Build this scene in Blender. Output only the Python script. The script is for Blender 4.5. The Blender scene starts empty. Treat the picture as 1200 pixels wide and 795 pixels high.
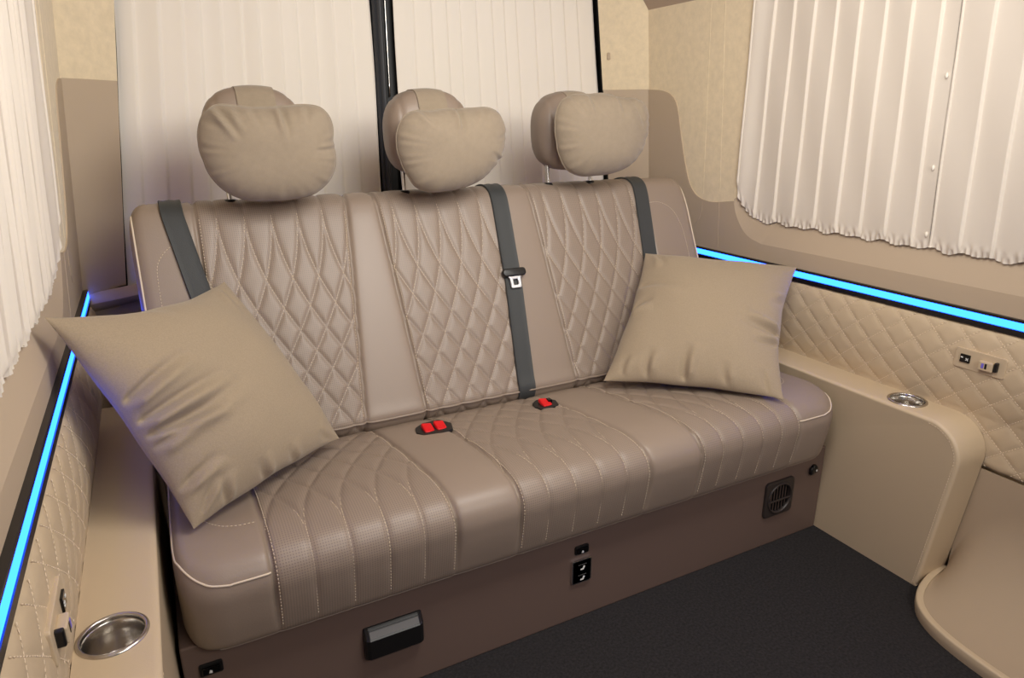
import bpy, bmesh, math
import numpy as np
from mathutils import Vector, Matrix
PI = math.pi
COL = bpy.context.scene.collection
rng = np.random.default_rng(7)

# ------------------------------------------------------------------ materials
def lin(c):
    return tuple(((v/255)/12.92 if v/255 <= .04045 else ((v/255+.055)/1.055)**2.4) for v in c)

def mat(name, rgb, rough=.5, metal=0., bump=0., bscale=300., var=0., vscale=20., spec=.5, sheen=0., detail=3., perf=False, coat=0.):
    m = bpy.data.materials.new(name); m.use_nodes = True
    nt = m.node_tree; N = nt.nodes; L = nt.links
    b = N['Principled BSDF']
    c = lin(rgb)
    b.inputs['Base Color'].default_value = (*c, 1)
    b.inputs['Roughness'].default_value = rough
    b.inputs['Metallic'].default_value = metal
    b.inputs['Specular IOR Level'].default_value = spec
    if sheen:
        b.inputs['Sheen Weight'].default_value = sheen
        b.inputs['Sheen Roughness'].default_value = .5
    if coat:
        b.inputs['Coat Weight'].default_value = coat
    tc = N.new('ShaderNodeTexCoord')
    colsock = None
    if var:
        n = N.new('ShaderNodeTexNoise'); n.inputs['Scale'].default_value = vscale
        n.inputs['Detail'].default_value = detail; n.inputs['Roughness'].default_value = .65
        L.new(tc.outputs['Object'], n.inputs['Vector'])
        r = N.new('ShaderNodeValToRGB')
        r.color_ramp.elements[0].position = .3; r.color_ramp.elements[1].position = .7
        r.color_ramp.elements[0].color = (*[v*(1-var) for v in c], 1)
        r.color_ramp.elements[1].color = (*[min(1, v*(1+var)) for v in c], 1)
        L.new(n.outputs['Fac'], r.inputs['Fac'])
        colsock = r.outputs['Color']
    height = None
    if bump:
        n2 = N.new('ShaderNodeTexNoise'); n2.inputs['Scale'].default_value = bscale
        n2.inputs['Detail'].default_value = 2
        L.new(tc.outputs['Object'], n2.inputs['Vector'])
        height = n2.outputs['Fac']
    if perf:
        uv = N.new('ShaderNodeUVMap')
        sc = N.new('ShaderNodeVectorMath'); sc.operation = 'SCALE'; sc.inputs['Scale'].default_value = 1/.0046
        L.new(uv.outputs['UV'], sc.inputs[0])
        fr = N.new('ShaderNodeVectorMath'); fr.operation = 'FRACTION'
        L.new(sc.outputs[0], fr.inputs[0])
        ds = N.new('ShaderNodeVectorMath'); ds.operation = 'DISTANCE'; ds.inputs[1].default_value = (.5, .5, 0)
        L.new(fr.outputs[0], ds.inputs[0])
        mr = N.new('ShaderNodeMapRange'); mr.interpolation_type = 'SMOOTHSTEP'
        mr.inputs['From Min'].default_value = .16; mr.inputs['From Max'].default_value = .30
        mr.inputs['To Min'].default_value = .62; mr.inputs['To Max'].default_value = 1.
        L.new(ds.outputs['Value'], mr.inputs['Value'])
        mx = N.new('ShaderNodeMix'); mx.data_type = 'RGBA'; mx.blend_type = 'MULTIPLY'
        mx.inputs['Factor'].default_value = 1
        if colsock: L.new(colsock, mx.inputs['A'])
        else: mx.inputs['A'].default_value = (*c, 1)
        L.new(mr.outputs['Result'], mx.inputs['B'])
        colsock = mx.outputs['Result']
    if colsock: L.new(colsock, b.inputs['Base Color'])
    if height:
        bp = N.new('ShaderNodeBump'); bp.inputs['Strength'].default_value = bump
        bp.inputs['Distance'].default_value = .002
        L.new(height, bp.inputs['Height']); L.new(bp.outputs['Normal'], b.inputs['Normal'])
    return m

def emit(name, rgb, strength):
    m = bpy.data.materials.new(name); m.use_nodes = True
    N = m.node_tree.nodes; L = m.node_tree.links
    N.remove(N['Principled BSDF'])
    e = N.new('ShaderNodeEmission'); e.inputs['Color'].default_value = (*rgb, 1); e.inputs['Strength'].default_value = strength
    L.new(e.outputs[0], N['Material Output'].inputs[0])
    return m

M = {}
M['taupe'] = mat('taupe_leather', (143, 127, 113), .42, bump=.10, bscale=420)
M['taupe_perf'] = mat('taupe_perforated_leather', (143, 127, 113), .45, bump=.08, bscale=420, perf=True)
M['thread'] = mat('pale_thread', (200, 182, 158), .7)
M['pipe'] = mat('pale_piping', (214, 198, 176), .5)
M['plinth'] = mat('plinth_vinyl', (108, 89, 80), .5, bump=.08, bscale=500)
M['beige'] = mat('beige_leather', (201, 181, 152), .45, bump=.08, bscale=450)
M['beige_dull'] = mat('beige_trim_vinyl', (196, 177, 153), .58, spec=.35, bump=.08, bscale=450)
M['beige_thread'] = mat('beige_thread', (226, 206, 180), .7)
M['step_vinyl'] = mat('step_vinyl', (176, 157, 134), .6, bump=.08, bscale=450, spec=.3)
M['suede'] = mat('sand_suede', (238, 221, 189), .95, var=.07, vscale=45, detail=6, bump=.15, bscale=700, sheen=.25, spec=.1)
M['curtain'] = mat('cream_curtain_cloth', (246, 239, 227), .85, bump=.05, bscale=900, spec=.1, sheen=.1)
M['side_curtain'] = mat('white_curtain_cloth', (233, 224, 211), .85, bump=.05, bscale=900, spec=.1)
M['cushion'] = mat('olive_beige_fabric', (157, 141, 119), .92, var=.10, vscale=420, bump=.25, bscale=900, spec=.1, sheen=.2)
M['neck'] = mat('olive_beige_suede', (151, 137, 118), .92, var=.05, vscale=70, detail=5, bump=.2, bscale=800, spec=.1, sheen=.25)
M['belt'] = mat('belt_webbing', (58, 60, 60), .55, bump=.2, bscale=700, spec=.4)
M['black'] = mat('black_plastic', (22, 21, 21), .35)
M['gloss'] = mat('gloss_black', (10, 10, 11), .12)
M['void'] = mat('door_black', (8, 8, 8), .5)
M['seal'] = mat('door_seal_rubber', (52, 54, 58), .5)
M['steel'] = mat('brushed_steel', (200, 196, 190), .22, metal=1.)
M['chrome'] = mat('chrome', (225, 225, 225), .12, metal=1.)
M['bright'] = mat('satin_metal', (225, 225, 226), .45, metal=.6)
M['red'] = mat('buckle_red', (215, 20, 28), .35)
M['carpet'] = mat('charcoal_carpet', (50, 48, 49), 1., var=.32, vscale=170, detail=6, bump=.8, bscale=600, spec=.05)
M['grey'] = mat('grey_print', (100, 98, 97), .4)
M['white'] = mat('white_print', (235, 235, 232), .4)
M['usb'] = mat('socket_violet', (120, 110, 220), .4)
M['dark_brown'] = mat('vent_plastic', (52, 45, 42), .4)
M['channel'] = mat('strip_channel', (24, 22, 24), .3)
M['ceiling'] = mat('ceiling_suede', (182, 162, 142), .9, bump=.1, bscale=500, spec=.1)
M['glass'] = mat('night_glass', (12, 13, 16), .08)
M['led'] = emit('blue_led', (.0115, .080, 1.0), 11.5)

# ------------------------------------------------------------------ mesh builder
class MB:
    def __init__(s): s.v = []; s.f = []; s.m = []; s.n = 0; s.uv = {}
    def add(s, V, F, m=0):
        V = np.asarray(V, float).reshape(-1, 3)
        s.v.append(V)
        n = s.n
        if isinstance(F, np.ndarray):
            s.f.extend((F+n).tolist()); k = len(F)
        else:
            s.f.extend([[i+n for i in f] for f in F]); k = len(F)
        if np.ndim(m) == 0: s.m.extend([int(m)]*k)
        else: s.m.extend([int(q) for q in m])
        s.n += len(V)
        return n
    def grid(s, P, m=0, cu=False, cv=False, flip=False):
        P = np.asarray(P, float); a, b = P.shape[:2]
        I = np.arange(a*b).reshape(a, b)
        if cu: I = np.vstack([I, I[:1]])
        if cv: I = np.hstack([I, I[:, :1]])
        q = np.stack([I[:-1, :-1], I[1:, :-1], I[1:, 1:], I[:-1, 1:]], -1).reshape(-1, 4)
        if flip: q = q[:, ::-1]
        if np.ndim(m) == 2: m = np.asarray(m).reshape(-1)
        return s.add(P.reshape(-1, 3), q, m)
    def tube(s, path, r, n=8, m=0, closed=False, caps=True):
        p = np.asarray(path, float); k = len(p)
        if closed: t = np.roll(p, -1, 0)-np.roll(p, 1, 0)
        else: t = np.gradient(p, axis=0)
        t /= np.linalg.norm(t, axis=1)[:, None]+1e-12
        ref = np.array([0, 0, 1.]) if abs(t[0][2]) < .9 else np.array([1., 0, 0])
        nn = np.cross(t[0], ref); nn /= np.linalg.norm(nn)
        rings = []
        rr = np.broadcast_to(np.asarray(r, float), (k,))
        for i in range(k):
            nn = nn-t[i]*(nn@t[i]); nn /= np.linalg.norm(nn)
            bb = np.cross(t[i], nn)
            a = np.linspace(0, 2*PI, n, endpoint=False)
            rings.append(p[i]+rr[i]*(np.cos(a)[:, None]*nn+np.sin(a)[:, None]*bb))
        base = s.grid(np.array(rings), m, cu=closed, cv=True, flip=True)
        if caps and not closed:
            s.f.append([base+i for i in range(n)]); s.m.append(m)
            s.f.append([base+(k-1)*n+i for i in range(n)][::-1]); s.m.append(m)
    def bm(s, bm, m=0):
        bm.verts.ensure_lookup_table(); bm.verts.index_update()
        s.add([v.co[:] for v in bm.verts], [[v.index for v in f.verts] for f in bm.faces], m)
        bm.free()
    def box(s, c, size, r=0., seg=2, m=0, rot=None):
        b = bmesh.new(); bmesh.ops.create_cube(b, size=1)
        bmesh.ops.scale(b, vec=size, verts=b.verts)
        if r: bmesh.ops.bevel(b, geom=b.edges[:], offset=r, segments=seg, profile=.5, affect='EDGES')
        if rot is not None: bmesh.ops.rotate(b, cent=(0, 0, 0), matrix=rot, verts=b.verts)
        bmesh.ops.translate(b, vec=c, verts=b.verts)
        s.bm(b, m)
    def slab(s, front, off, r=0., seg=2, m=0):
        """front: 3D outline points; extruded by vector off; bevel of the front rim"""
        b = bmesh.new()
        vs = [b.verts.new(p) for p in front]
        f = b.faces.new(vs)
        ret = bmesh.ops.extrude_face_region(b, geom=[f])
        nv = [g for g in ret['geom'] if isinstance(g, bmesh.types.BMVert)]
        bmesh.ops.translate(b, vec=off, verts=nv)
        b.normal_update()
        bmesh.ops.recalc_face_normals(b, faces=b.faces[:])
        if r:
            fs = set(vs)
            es = [e for e in b.edges if e.verts[0] in fs and e.verts[1] in fs]
            bmesh.ops.bevel(b, geom=es, offset=r, segments=seg, profile=.5, affect='EDGES', clamp_overlap=True)
        s.bm(b, m)
    def lathe(s, prof, c, axis='Z', n=32, m=0, closed=False):
        a = np.linspace(0, 2*PI, n, endpoint=False)
        P = np.array([[(r*np.cos(t), r*np.sin(t), z) for t in a] for r, z in prof])
        if axis == 'Y': P = P[..., [0, 2, 1]]*np.array([1, 1, 1])
        s.grid(P+np.array(c), m, cv=True, cu=closed, flip=(axis != 'Y'))
    def build(s, name, mats, parent=None, smooth=True, loc=None, uv=None, fixn=False, sharp=None):
        me = bpy.data.meshes.new(name)
        V = np.vstack(s.v)
        if parent is not None and loc is None:
            pass
        me.from_pydata(V.tolist(), [], s.f)
        if not isinstance(mats, (list, tuple)): mats = [mats]
        for k in mats: me.materials.append(M[k])
        me.polygons.foreach_set('material_index', np.array(s.m, dtype=np.int32))
        if smooth: me.polygons.foreach_set('use_smooth', np.ones(len(s.f), dtype=bool))
        if uv is not None:
            lay = me.uv_layers.new(name='UVMap')
            li = np.empty(len(me.loops), dtype=np.int32); me.loops.foreach_get('vertex_index', li)
            full = np.zeros((len(V), 2)); full[:len(uv)] = uv
            lay.data.foreach_set('uv', full[li].astype(np.float32).ravel())
        if fixn:
            b = bmesh.new(); b.from_mesh(me)
            bmesh.ops.recalc_face_normals(b, faces=b.faces[:]); b.to_mesh(me); b.free()
        me.update()
        if smooth and sharp is not None:
            me.set_sharp_from_angle(angle=math.radians(sharp))
        o = bpy.data.objects.new(name, me); COL.objects.link(o)
        if parent is not None:
            o.parent = parent
            o.matrix_parent_inverse = world_of(parent).inverted()
        return o

def world_of(o):
    m = o.matrix_basis.copy()
    p = o.parent
    return world_of(p) @ o.matrix_parent_inverse @ m if p else m

def thing(name, label, cat, loc=(0, 0, 0), group=None):
    o = bpy.data.objects.new(name, None); COL.objects.link(o)
    o.location = loc; o.empty_display_size = .05
    return tag(o, label, cat, group)
def tag(o, label, cat, group=None):
    o['label'] = label; o['category'] = cat
    if group: o['group'] = group
    return o
def struct(o):
    o['kind'] = 'structure'; return o

def cut(o, cutter_mb):
    """boolean difference, applied to the mesh; the cutter is thrown away"""
    cme = bpy.data.meshes.new('cutter'); cme.from_pydata(np.vstack(cutter_mb.v).tolist(), [], cutter_mb.f)
    b = bmesh.new(); b.from_mesh(cme); bmesh.ops.recalc_face_normals(b, faces=b.faces[:]); b.to_mesh(cme); b.free()
    c = bpy.data.objects.new('cutter', cme); COL.objects.link(c)
    md = o.modifiers.new('cut', 'BOOLEAN'); md.object = c; md.operation = 'DIFFERENCE'; md.solver = 'EXACT'
    bpy.context.view_layer.update()
    dg = bpy.context.evaluated_depsgraph_get()
    me = bpy.data.meshes.new_from_object(o.evaluated_get(dg))
    o.modifiers.clear(); o.data = me
    bpy.data.objects.remove(c); bpy.data.meshes.remove(cme)

def smoothstep(a, b, x):
    t = np.clip((x-a)/(b-a), 0, 1); return t*t*(3-2*t)
def catmull(pts, n=8, closed=False):
    p = np.asarray(pts, float); k = len(p); out = []
    R = range(k) if closed else range(k-1)
    for i in R:
        p0 = p[(i-1) % k] if (closed or i > 0) else 2*p[0]-p[1]
        p1 = p[i]; p2 = p[(i+1) % k]
        p3 = p[(i+2) % k] if (closed or i+2 < k) else 2*p[-1]-p[-2]
        for t in np.arange(n)/n:
            out.append(.5*((2*p1)+(-p0+p2)*t+(2*p0-5*p1+4*p2-p3)*t*t+(-p0+3*p1-3*p2+p3)*t**3))
    if not closed: out.append(p[-1])
    return np.array(out)
def roundpoly(pts, rad, n=6):
    """2D polygon with rounded corners"""
    p = [np.array(q, float) for q in pts]; k = len(p); out = []
    for i in range(k):
        r = rad[i] if hasattr(rad, '__len__') else rad
        a, b, c = p[i-1], p[i], p[(i+1) % k]
        if r <= 0: out.append(b); continue
        d1 = (a-b)/np.linalg.norm(a-b); d2 = (c-b)/np.linalg.norm(c-b)
        ang = math.acos(np.clip(d1@d2, -1, 1)); L = r/math.tan(ang/2)
        s1 = b+d1*L; s2 = b+d2*L
        bis = d1+d2; bis /= np.linalg.norm(bis); cen = b+bis*(r/math.sin(ang/2))
        a1 = math.atan2(*(s1-cen)[::-1]); a2 = math.atan2(*(s2-cen)[::-1])
        da = (a2-a1+PI) % (2*PI)-PI
        for t in np.linspace(0, 1, n+1): out.append(cen+r*np.array([math.cos(a1+da*t), math.sin(a1+da*t)]))
    return np.array(out)

# ------------------------------------------------------------------ camera
f_px = 797.096
R = np.array([[0.88543552, 0.14637356, -0.44111077], [-0.46475639, 0.27410065, -0.84194438], [-0.00232965, 0.95049651, 0.3107265]])
cam = bpy.data.cameras.new('camera'); co = bpy.data.objects.new('camera', cam); COL.objects.link(co)
cam.sensor_fit = 'HORIZONTAL'; cam.sensor_width = 36; cam.lens = 36*f_px/1200; cam.clip_start = .01
m4 = Matrix.Identity(4)
for i in range(3):
    for j in range(3): m4[i][j] = R[i, j]
m4.translation = Vector((-0.726, -1.076, 1.1))
co.matrix_world = m4
bpy.context.scene.camera = co

# ------------------------------------------------------------------ the van shell
def xw(z): return .918-.085*(z-.655)          # inner face of the upper side wall
YF = -2.3
mb = MB(); mb.box((0, (YF+1.14)/2, -.02), (2.0, 1.14-YF, .04)); struct(mb.build('floor', 'carpet', smooth=False))

Opt = [(-1.3, .80), (.30, .80)]+[tuple(q) for q in catmull([(.36, .80), (.42, .814), (.46, .841), (.482, .871), (.494, .905), (.498, .95)], 4)]+[(.481, 1.17), (.463, 1.40), (-1.3, 1.40)]
Oout = [(-1.37, .728), (.30, .728)]+[tuple(q) for q in catmull([(.40, .728), (.458, .745), (.497, .785), (.518, .838), (.512, .90), (.504, .955)], 4)]+[(.486, 1.17), (.467, 1.41), (-1.37, 1.42)]
trim_curve = catmull([(.94, 1.189), (.90, 1.187), (.866, 1.183), (.82, 1.168), (.790, 1.131), (.766, 1.022), (.741, .926), (.715, .871), (.677, .843), (.616, .834), (.523, .846)], 5)
lowO = [q for q in Oout if q[1] < .845 and q[0] > -1.36]
for side, sg in (('left', -1), ('right', 1)):
    W = lambda y, z, o=0: (sg*(xw(z)+o), y, z)
    # suede upper wall
    hiO = [q for q in Oout if q[1] > .845]
    poly = [tuple(q) for q in trim_curve[::-1]]+[(.94, 1.50), (YF, 1.50), (YF, .84), (-1.37, .84)]+hiO[::-1]
    mb = MB(); mb.slab([W(y, z) for y, z in poly], (sg*.02, 0, 0))
    # recess of the window opening (suede part), reveal
    hi = [i for i, q in enumerate(Oout) if q[1] > .83]
    I = np.array([[W(*Oout[i], 0), W(*Opt[i], .018), W(*Opt[i], .045)] for i in hi+[0]]); mb.grid(I)
    # lower wall behind the quilting
    mb.box((sg*.945, (YF+.94)/2, .33), (.03, .94-YF, .66))
    struct(mb.build('wall_'+side, 'suede', smooth=False, fixn=True))
    # leather window trim
    poly = [(YF, .668), (.94, .668)]+[tuple(q) for q in trim_curve]+lowO[::-1]+[(-1.37, .728), (-1.37, .84), (YF, .84)]
    mb = MB(); mb.slab([W(y, z, -.003) for y, z in poly], (sg*.012, 0, 0))
    lo = [i for i, q in enumerate(Oout) if q[1] < .86]
    I = np.array([[W(*Oout[i], -.003), W(*Opt[i], .018), W(*Opt[i], .030), W(*Opt[i], .045)] for i in lo]); mb.grid(I)
    # welt seams running down the wall
    for y0, z0, y1, z1 in ((.640, 1.44, .662, .80), (.583, 1.44, .584, .67)):
        zz = np.linspace(z0, z1, 12)
        if y0 > .6:
            pth = [W(y0+(y1-y0)*t, z0+(z1-z0)*t, -.0001 if z0+(z1-z0)*t > .84 else -.0031) for t in np.linspace(0, 1, 24)]
            pth += [W(.675, .77, -.0035), W(.70, .748, -.0035), W(.74, .742, -.0035)]
        else: pth = [W(y0+(y1-y0)*t, z0+(z1-z0)*t, -.0001 if z0+(z1-z0)*t > .84 else -.0031) for t in np.linspace(0, 1, 24)]
        cutz = [i for i, q in enumerate(pth) if q[2] > .84]
        mb.tube(np.array(pth)[:len(cutz)], .0007, 6, m=1)
        mb.tube(np.array(pth)[len(cutz):], .0008, 6, m=0)
    struct(mb.build('trim_1' if sg < 0 else 'trim_2', ['beige_dull', 'suede'], smooth=False, fixn=True))
    # rear pillar: from the wall corner to the door opening
    xd = lambda z: .757-.12*(z-1.18)
    def pil(z0, z1, o):
        zz = np.linspace(z0, z1, 6); g = []
        for z in zz:
            g.append([(sg*(xw(z)-.002*o), .94, z), (sg*(xw(z)*.55+xd(z)*.45), .984-o*.004, z), (sg*(xd(z)+.012), 1.044-o*.004, z), (sg*xd(z), 1.052-o*.003, z), (sg*(xd(z)+.004), 1.075, z), (sg*(xd(z)+.006), 1.13, z)])
        return np.array(g)
    mb = MB(); A = pil(1.185, 1.60, 0); mb.grid(A[:, :4]); mb.grid(A[:, 3:], m=2); A = pil(.66, 1.19, 1); mb.grid(A[:, :4], m=1); mb.grid(A[:, 3:], m=2)
    # foot of the pillar cover: lip and shelf down to the floor
    g = []
    for z, o in ((.665, 0), (.655, .014), (.64, .02), (.625, .012), (.61, -.02), (0, -.02)):
        g.append([(sg*.93, .94-o, z), (sg*(.80), 1.02-o*1.3, z), (sg*.70, 1.075-o*1.3, z), (sg*.69, 1.13, z)])
    mb.grid(np.array(g), m=1)
    struct(mb.build('trim_3' if sg < 0 else 'trim_4', ['suede', 'beige_dull', 'void'], smooth=True, sharp=40))
    # dark glass behind the curtain
    mb = MB(); mb.slab([W(y, z, .046) for y, z in [(-1.34, .77), (.52, .77), (.51, 1.43), (-1.34, 1.43)]], (sg*.006, 0, 0))
    struct(mb.build('window_1' if sg < 0 else 'window_2', 'glass', smooth=False))

# ceiling with coved sides
xs = np.linspace(-.853, .853, 60); ys = np.linspace(YF, 1.13, 12); g = []
for y in ys:
    row = []
    for x in xs:
        d = .853-abs(x)
        z = 1.437+.27*float(np.sin(np.clip(d/.22, 0, 1)*PI/2))
        row.append((x, y, z))
    g.append(row)
mb = MB(); mb.grid(np.array(g))
gg = np.array(g); gg[..., 2] += .03; mb.grid(gg, flip=True)
struct(mb.build('ceiling', 'ceiling', fixn=False))

# back doors behind the curtains: dark leaves, rubber seal and bright lock bar in the gap
for nm, x0, x1 in (('door_1', -.86, -.034), ('door_2', -.030, .86)):
    mb = MB(); mb.box(((x0+x1)/2, 1.115, .80), (x1-x0, .03, 1.6), r=.004)
    struct(mb.build(nm, 'void', smooth=False))
mb = MB()
prof = [(-.068, 1.095), (-.066, 1.068), (-.060, 1.062), (-.054, 1.066), (-.049, 1.060), (-.041, 1.058), (-.036, 1.063), (-.032, 1.075), (-.030, 1.095)]
g = np.array([[(x, y, z) for x, y in prof] for z in (.60, 1.60)]); mb.grid(g)
ob = mb.build('door_seal', ['seal', 'chrome'], sharp=40); struct(ob); ob.name = 'trim_5'
mb = MB(); mb.tube([(-.018, 1.090, z) for z in np.linspace(1.16, 1.6, 12)], .0022, 10)
rod = mb.build('lock_bar', 'steel'); tag(rod, 'slim bright lock rod in the black gap between the rear curtains', 'rod')
mb = MB(); mb.box((-.006, 1.092, 1.085), (.008, .02, .012), r=.001)
tag(mb.build('clip', 'white'), 'tiny white clip low in the black gap between rear curtains', 'clip')
mb = MB(); mb.box((.764, 1.034, 1.30), (.014, .008, .024), r=.003)
tag(mb.build('stud', 'beige_dull'), 'small beige stud on suede pillar right of the rear curtains', 'stud')

# ------------------------------------------------------------------ curtains
def rear_curtain(name, label, xa, xb, seed):
    r = np.random.default_rng(seed)
    n = 260; k = 120
    t = np.linspace(0, 1, n); zz = np.linspace(.62, 1.58, k)
    # soft irregular box pleats
    knots = np.cumsum(r.uniform(.8, 1.25, 14)); knots = (knots-knots[0])/(knots[-1]-knots[0])
    P = np.zeros((k, n, 3))
    ph = np.interp(t, knots, np.arange(14))
    for j, z in enumerate(zz):
        a = xa(z); b = xb(z)
        fr = ph % 1
        d = .0062*np.clip(fr/.86, 0, 1)**1.4*(1-smoothstep(.86, 1, fr))+.0035*np.sin(ph*1.3+z*1.1+seed)+.0012*np.sin(ph*4.1+z*2.5+seed)
        P[j, :, 0] = a+(b-a)*t+.002*np.sin(z*9+seed)*((t < .01)|(t > .99))
        P[j, :, 1] = 1.070-d
        P[j, :, 2] = z
    mb = MB(); mb.grid(P)
    Q = P.copy(); Q[..., 1] += .003; mb.grid(Q, flip=True)
    o = mb.build(name, 'curtain')
    return tag(o, label, 'curtain', None)
rear_curtain('rear_curtain', 'wide cream pleated curtain behind the left headrest, on left back door', lambda z: -(.757-.12*(z-1.18))-.001+.004*float(1-smoothstep(.95, 1.15, z)), lambda z: -.071-.004*(z-1.1), 3)
rear_curtain('rear_curtain', 'cream pleated curtain behind the centre and right headrests, on right back door', lambda z: .002+.006*(1.2-z)*.0, lambda z: (.757-.12*(z-1.18))-.0055, 5)

def side_curtain(label, sg, yr, yf, rear_round, pitch, style):
    """hangs in a side window; yr(z) rear edge, yf front edge"""
    n = int((yr(1.0)-yf)/.0018); k = 120
    t = np.linspace(0, 1, n); P = np.zeros((k, n, 3))
    v = np.linspace(0, 1, k)**1.0
    for i in range(n):
        y_b = yr(.95)+(yf-yr(.95))*t[i]
        # bottom follows the rounded rear corner of the opening
        zb = .795
        if rear_round:
            d = yr(.95)-y_b; rc = .105
            if d < rc: zb = .795+rc-math.sqrt(max(0, rc*rc-(rc-d)**2))
        zb += .0035*math.sin(y_b*95)+.0025*math.sin(y_b*57+1)
        z = zb+(1.415-zb)*v
        y = np.array([yr(q) for q in z])+(yf-np.array([yr(q) for q in z]))*t[i]
        ph = (yr(.95)-y_b)/pitch
        fr = ph % 1
        if style == 'knife':
            d = .010*(1-fr)**1.4*(fr > .0)
            d = .0075*np.clip(fr/.965, 0, 1)**1.3*(1-smoothstep(.965, 1, fr))
        else:
            d = .007*(.5+.5*np.sin(2*PI*ph))**.7+.003*np.sin(2*PI*ph*.37+1)
        hem = np.exp(-((z-zb-.015)/.008)**2)
        fr2 = np.exp(-((z-zb)/.010)**2)
        d = d*(1-.75*fr2)+.0028*fr2*np.sin(y_b*2*PI/.014+1.6*math.sin(y_b*31))+.0016*hem*np.sin(y_b*2*PI/.023+2+math.sin(y_b*17))
        d = d+.001*np.sin(z*14+ph*3)
        P[:, i, 0] = sg*(xw(z)+.009-.016*(math.exp(-((yr(.95)-y_b)/.035)**2) if rear_round else 0)-d); P[:, i, 1] = y; P[:, i, 2] = z
    mb = MB(); mb.grid(P, flip=(sg > 0))
    Q = P.copy(); Q[..., 0] += sg*.003; mb.grid(Q, flip=(sg < 0))
    # rolled hem along the rear edge and a gathered hem tape
    e = P[:, 0]; mb.tube(e, .0035, 6)
    o = mb.build('side_curtain', 'side_curtain')
    return tag(o, label, 'curtain')
edge = lambda z: .500-.078*(z-.94)
cr = side_curtain('white knife-pleated curtain of right window, from suede pillar to the dark slit', 1, edge, -.104, True, .0705, 'knife')
cf = side_curtain('white curtain at the far right edge, in front of the dark slit', 1, lambda z: -.1076, -.95, False, .071, 'knife')
cl = side_curtain('white pleated curtain in the left window, with frilled hem', -1, edge, -.95, True, .062, 'knife')
for z, y in ((1.185, -.095), (.985, -.092), (.83, -.097)):
    mb = MB(); mb.lathe([(0, -.002), (.003, -.001), (.0042, 0), (.0036, .0015), (0, .002)], (0, 0, 0), n=14)
    V = np.vstack(mb.v); V = np.stack([xw(z)+.0035-V[:, 2], y+V[:, 0], z+V[:, 1]*1.6], -1); mb.v = [V]
    mb.build('snap_button', 'curtain', cr)

# ------------------------------------------------------------------ blue light strips
for sg, lab in ((-1, 'blue glowing light strip in black channel along the left wall'), (1, 'blue glowing light strip in black channel along the right wall')):
    root = thing('light_strip', lab, 'light', (sg*.91, 0, .655))
    prof = [(.935, .6785), (.904, .6785), (.903, .6775), (.903, .6725), (.906, .6725), (.906, .6555), (.9005, .6555), (.9005, .643), (.935, .643)]
    mb = MB(); g = np.array([[(sg*x, y, z) for x, z in prof] for y in (YF, .955)]); mb.grid(g, cv=True)
    mb.f.append([i for i in range(9)]); mb.m.append(0); mb.f.append([9+i for i in range(9)]); mb.m.append(0)
    mb.build('channel', 'channel', root, smooth=False, fixn=True)
    mb = MB(); pr = [(.9057, .6722), (.9032, .6718), (.9022, .6562), (.9057, .6557)]
    g = np.array([[(sg*x, y, z) for x, z in pr] for y in np.linspace(YF+.01, .953, 8)]); mb.grid(g, cv=True)
    mb.build('diffuser', 'led', root, smooth=False, fixn=True)

# ------------------------------------------------------------------ quilted side panels
def side_face(z): return .905-.016*np.sin(PI*np.clip((z-.44)/.21, 0, 1))**.8+.004*np.clip((.44-z)/.1, 0, 1)
def stitch(mb, path, nrm, m, dash=.0046, gap=.0026, wdt=.0016, hgt=.0007):
    """dashes of thread along a polyline lying on a surface; nrm = normals along it"""
    p = np.asarray(path); nr = np.asarray(nrm)
    L = np.concatenate([[0], np.cumsum(np.linalg.norm(np.diff(p, axis=0), axis=1))])
    if L[-1] < dash: return
    s0 = np.arange(0, L[-1]-dash, dash+gap)
    ip = lambda s, A: np.stack([np.interp(s, L, A[:, i]) for i in range(3)], -1)
    a = ip(s0, p); b = ip(s0+dash, p); n = ip(s0+dash/2, nr); n /= np.linalg.norm(n, axis=1)[:, None]
    t = b-a; t /= np.linalg.norm(t, axis=1)[:, None]+1e-12
    s = np.cross(t, n)*wdt*.5
    up = n*hgt
    V = np.stack([a-s, a+s, b+s, b-s, a-s*.5+up, a+s*.5+up, b+s*.5+up, b-s*.5+up], 1)
    k = len(V); base = np.arange(k)[:, None, None]*8
    F = np.array([[4, 5, 6, 7], [0, 1, 5, 4], [1, 2, 6, 5], [2, 3, 7, 6], [3, 0, 4, 7]])[None]
    mb.add(V.reshape(-1, 3), (base+F).reshape(-1, 4), m)
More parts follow.
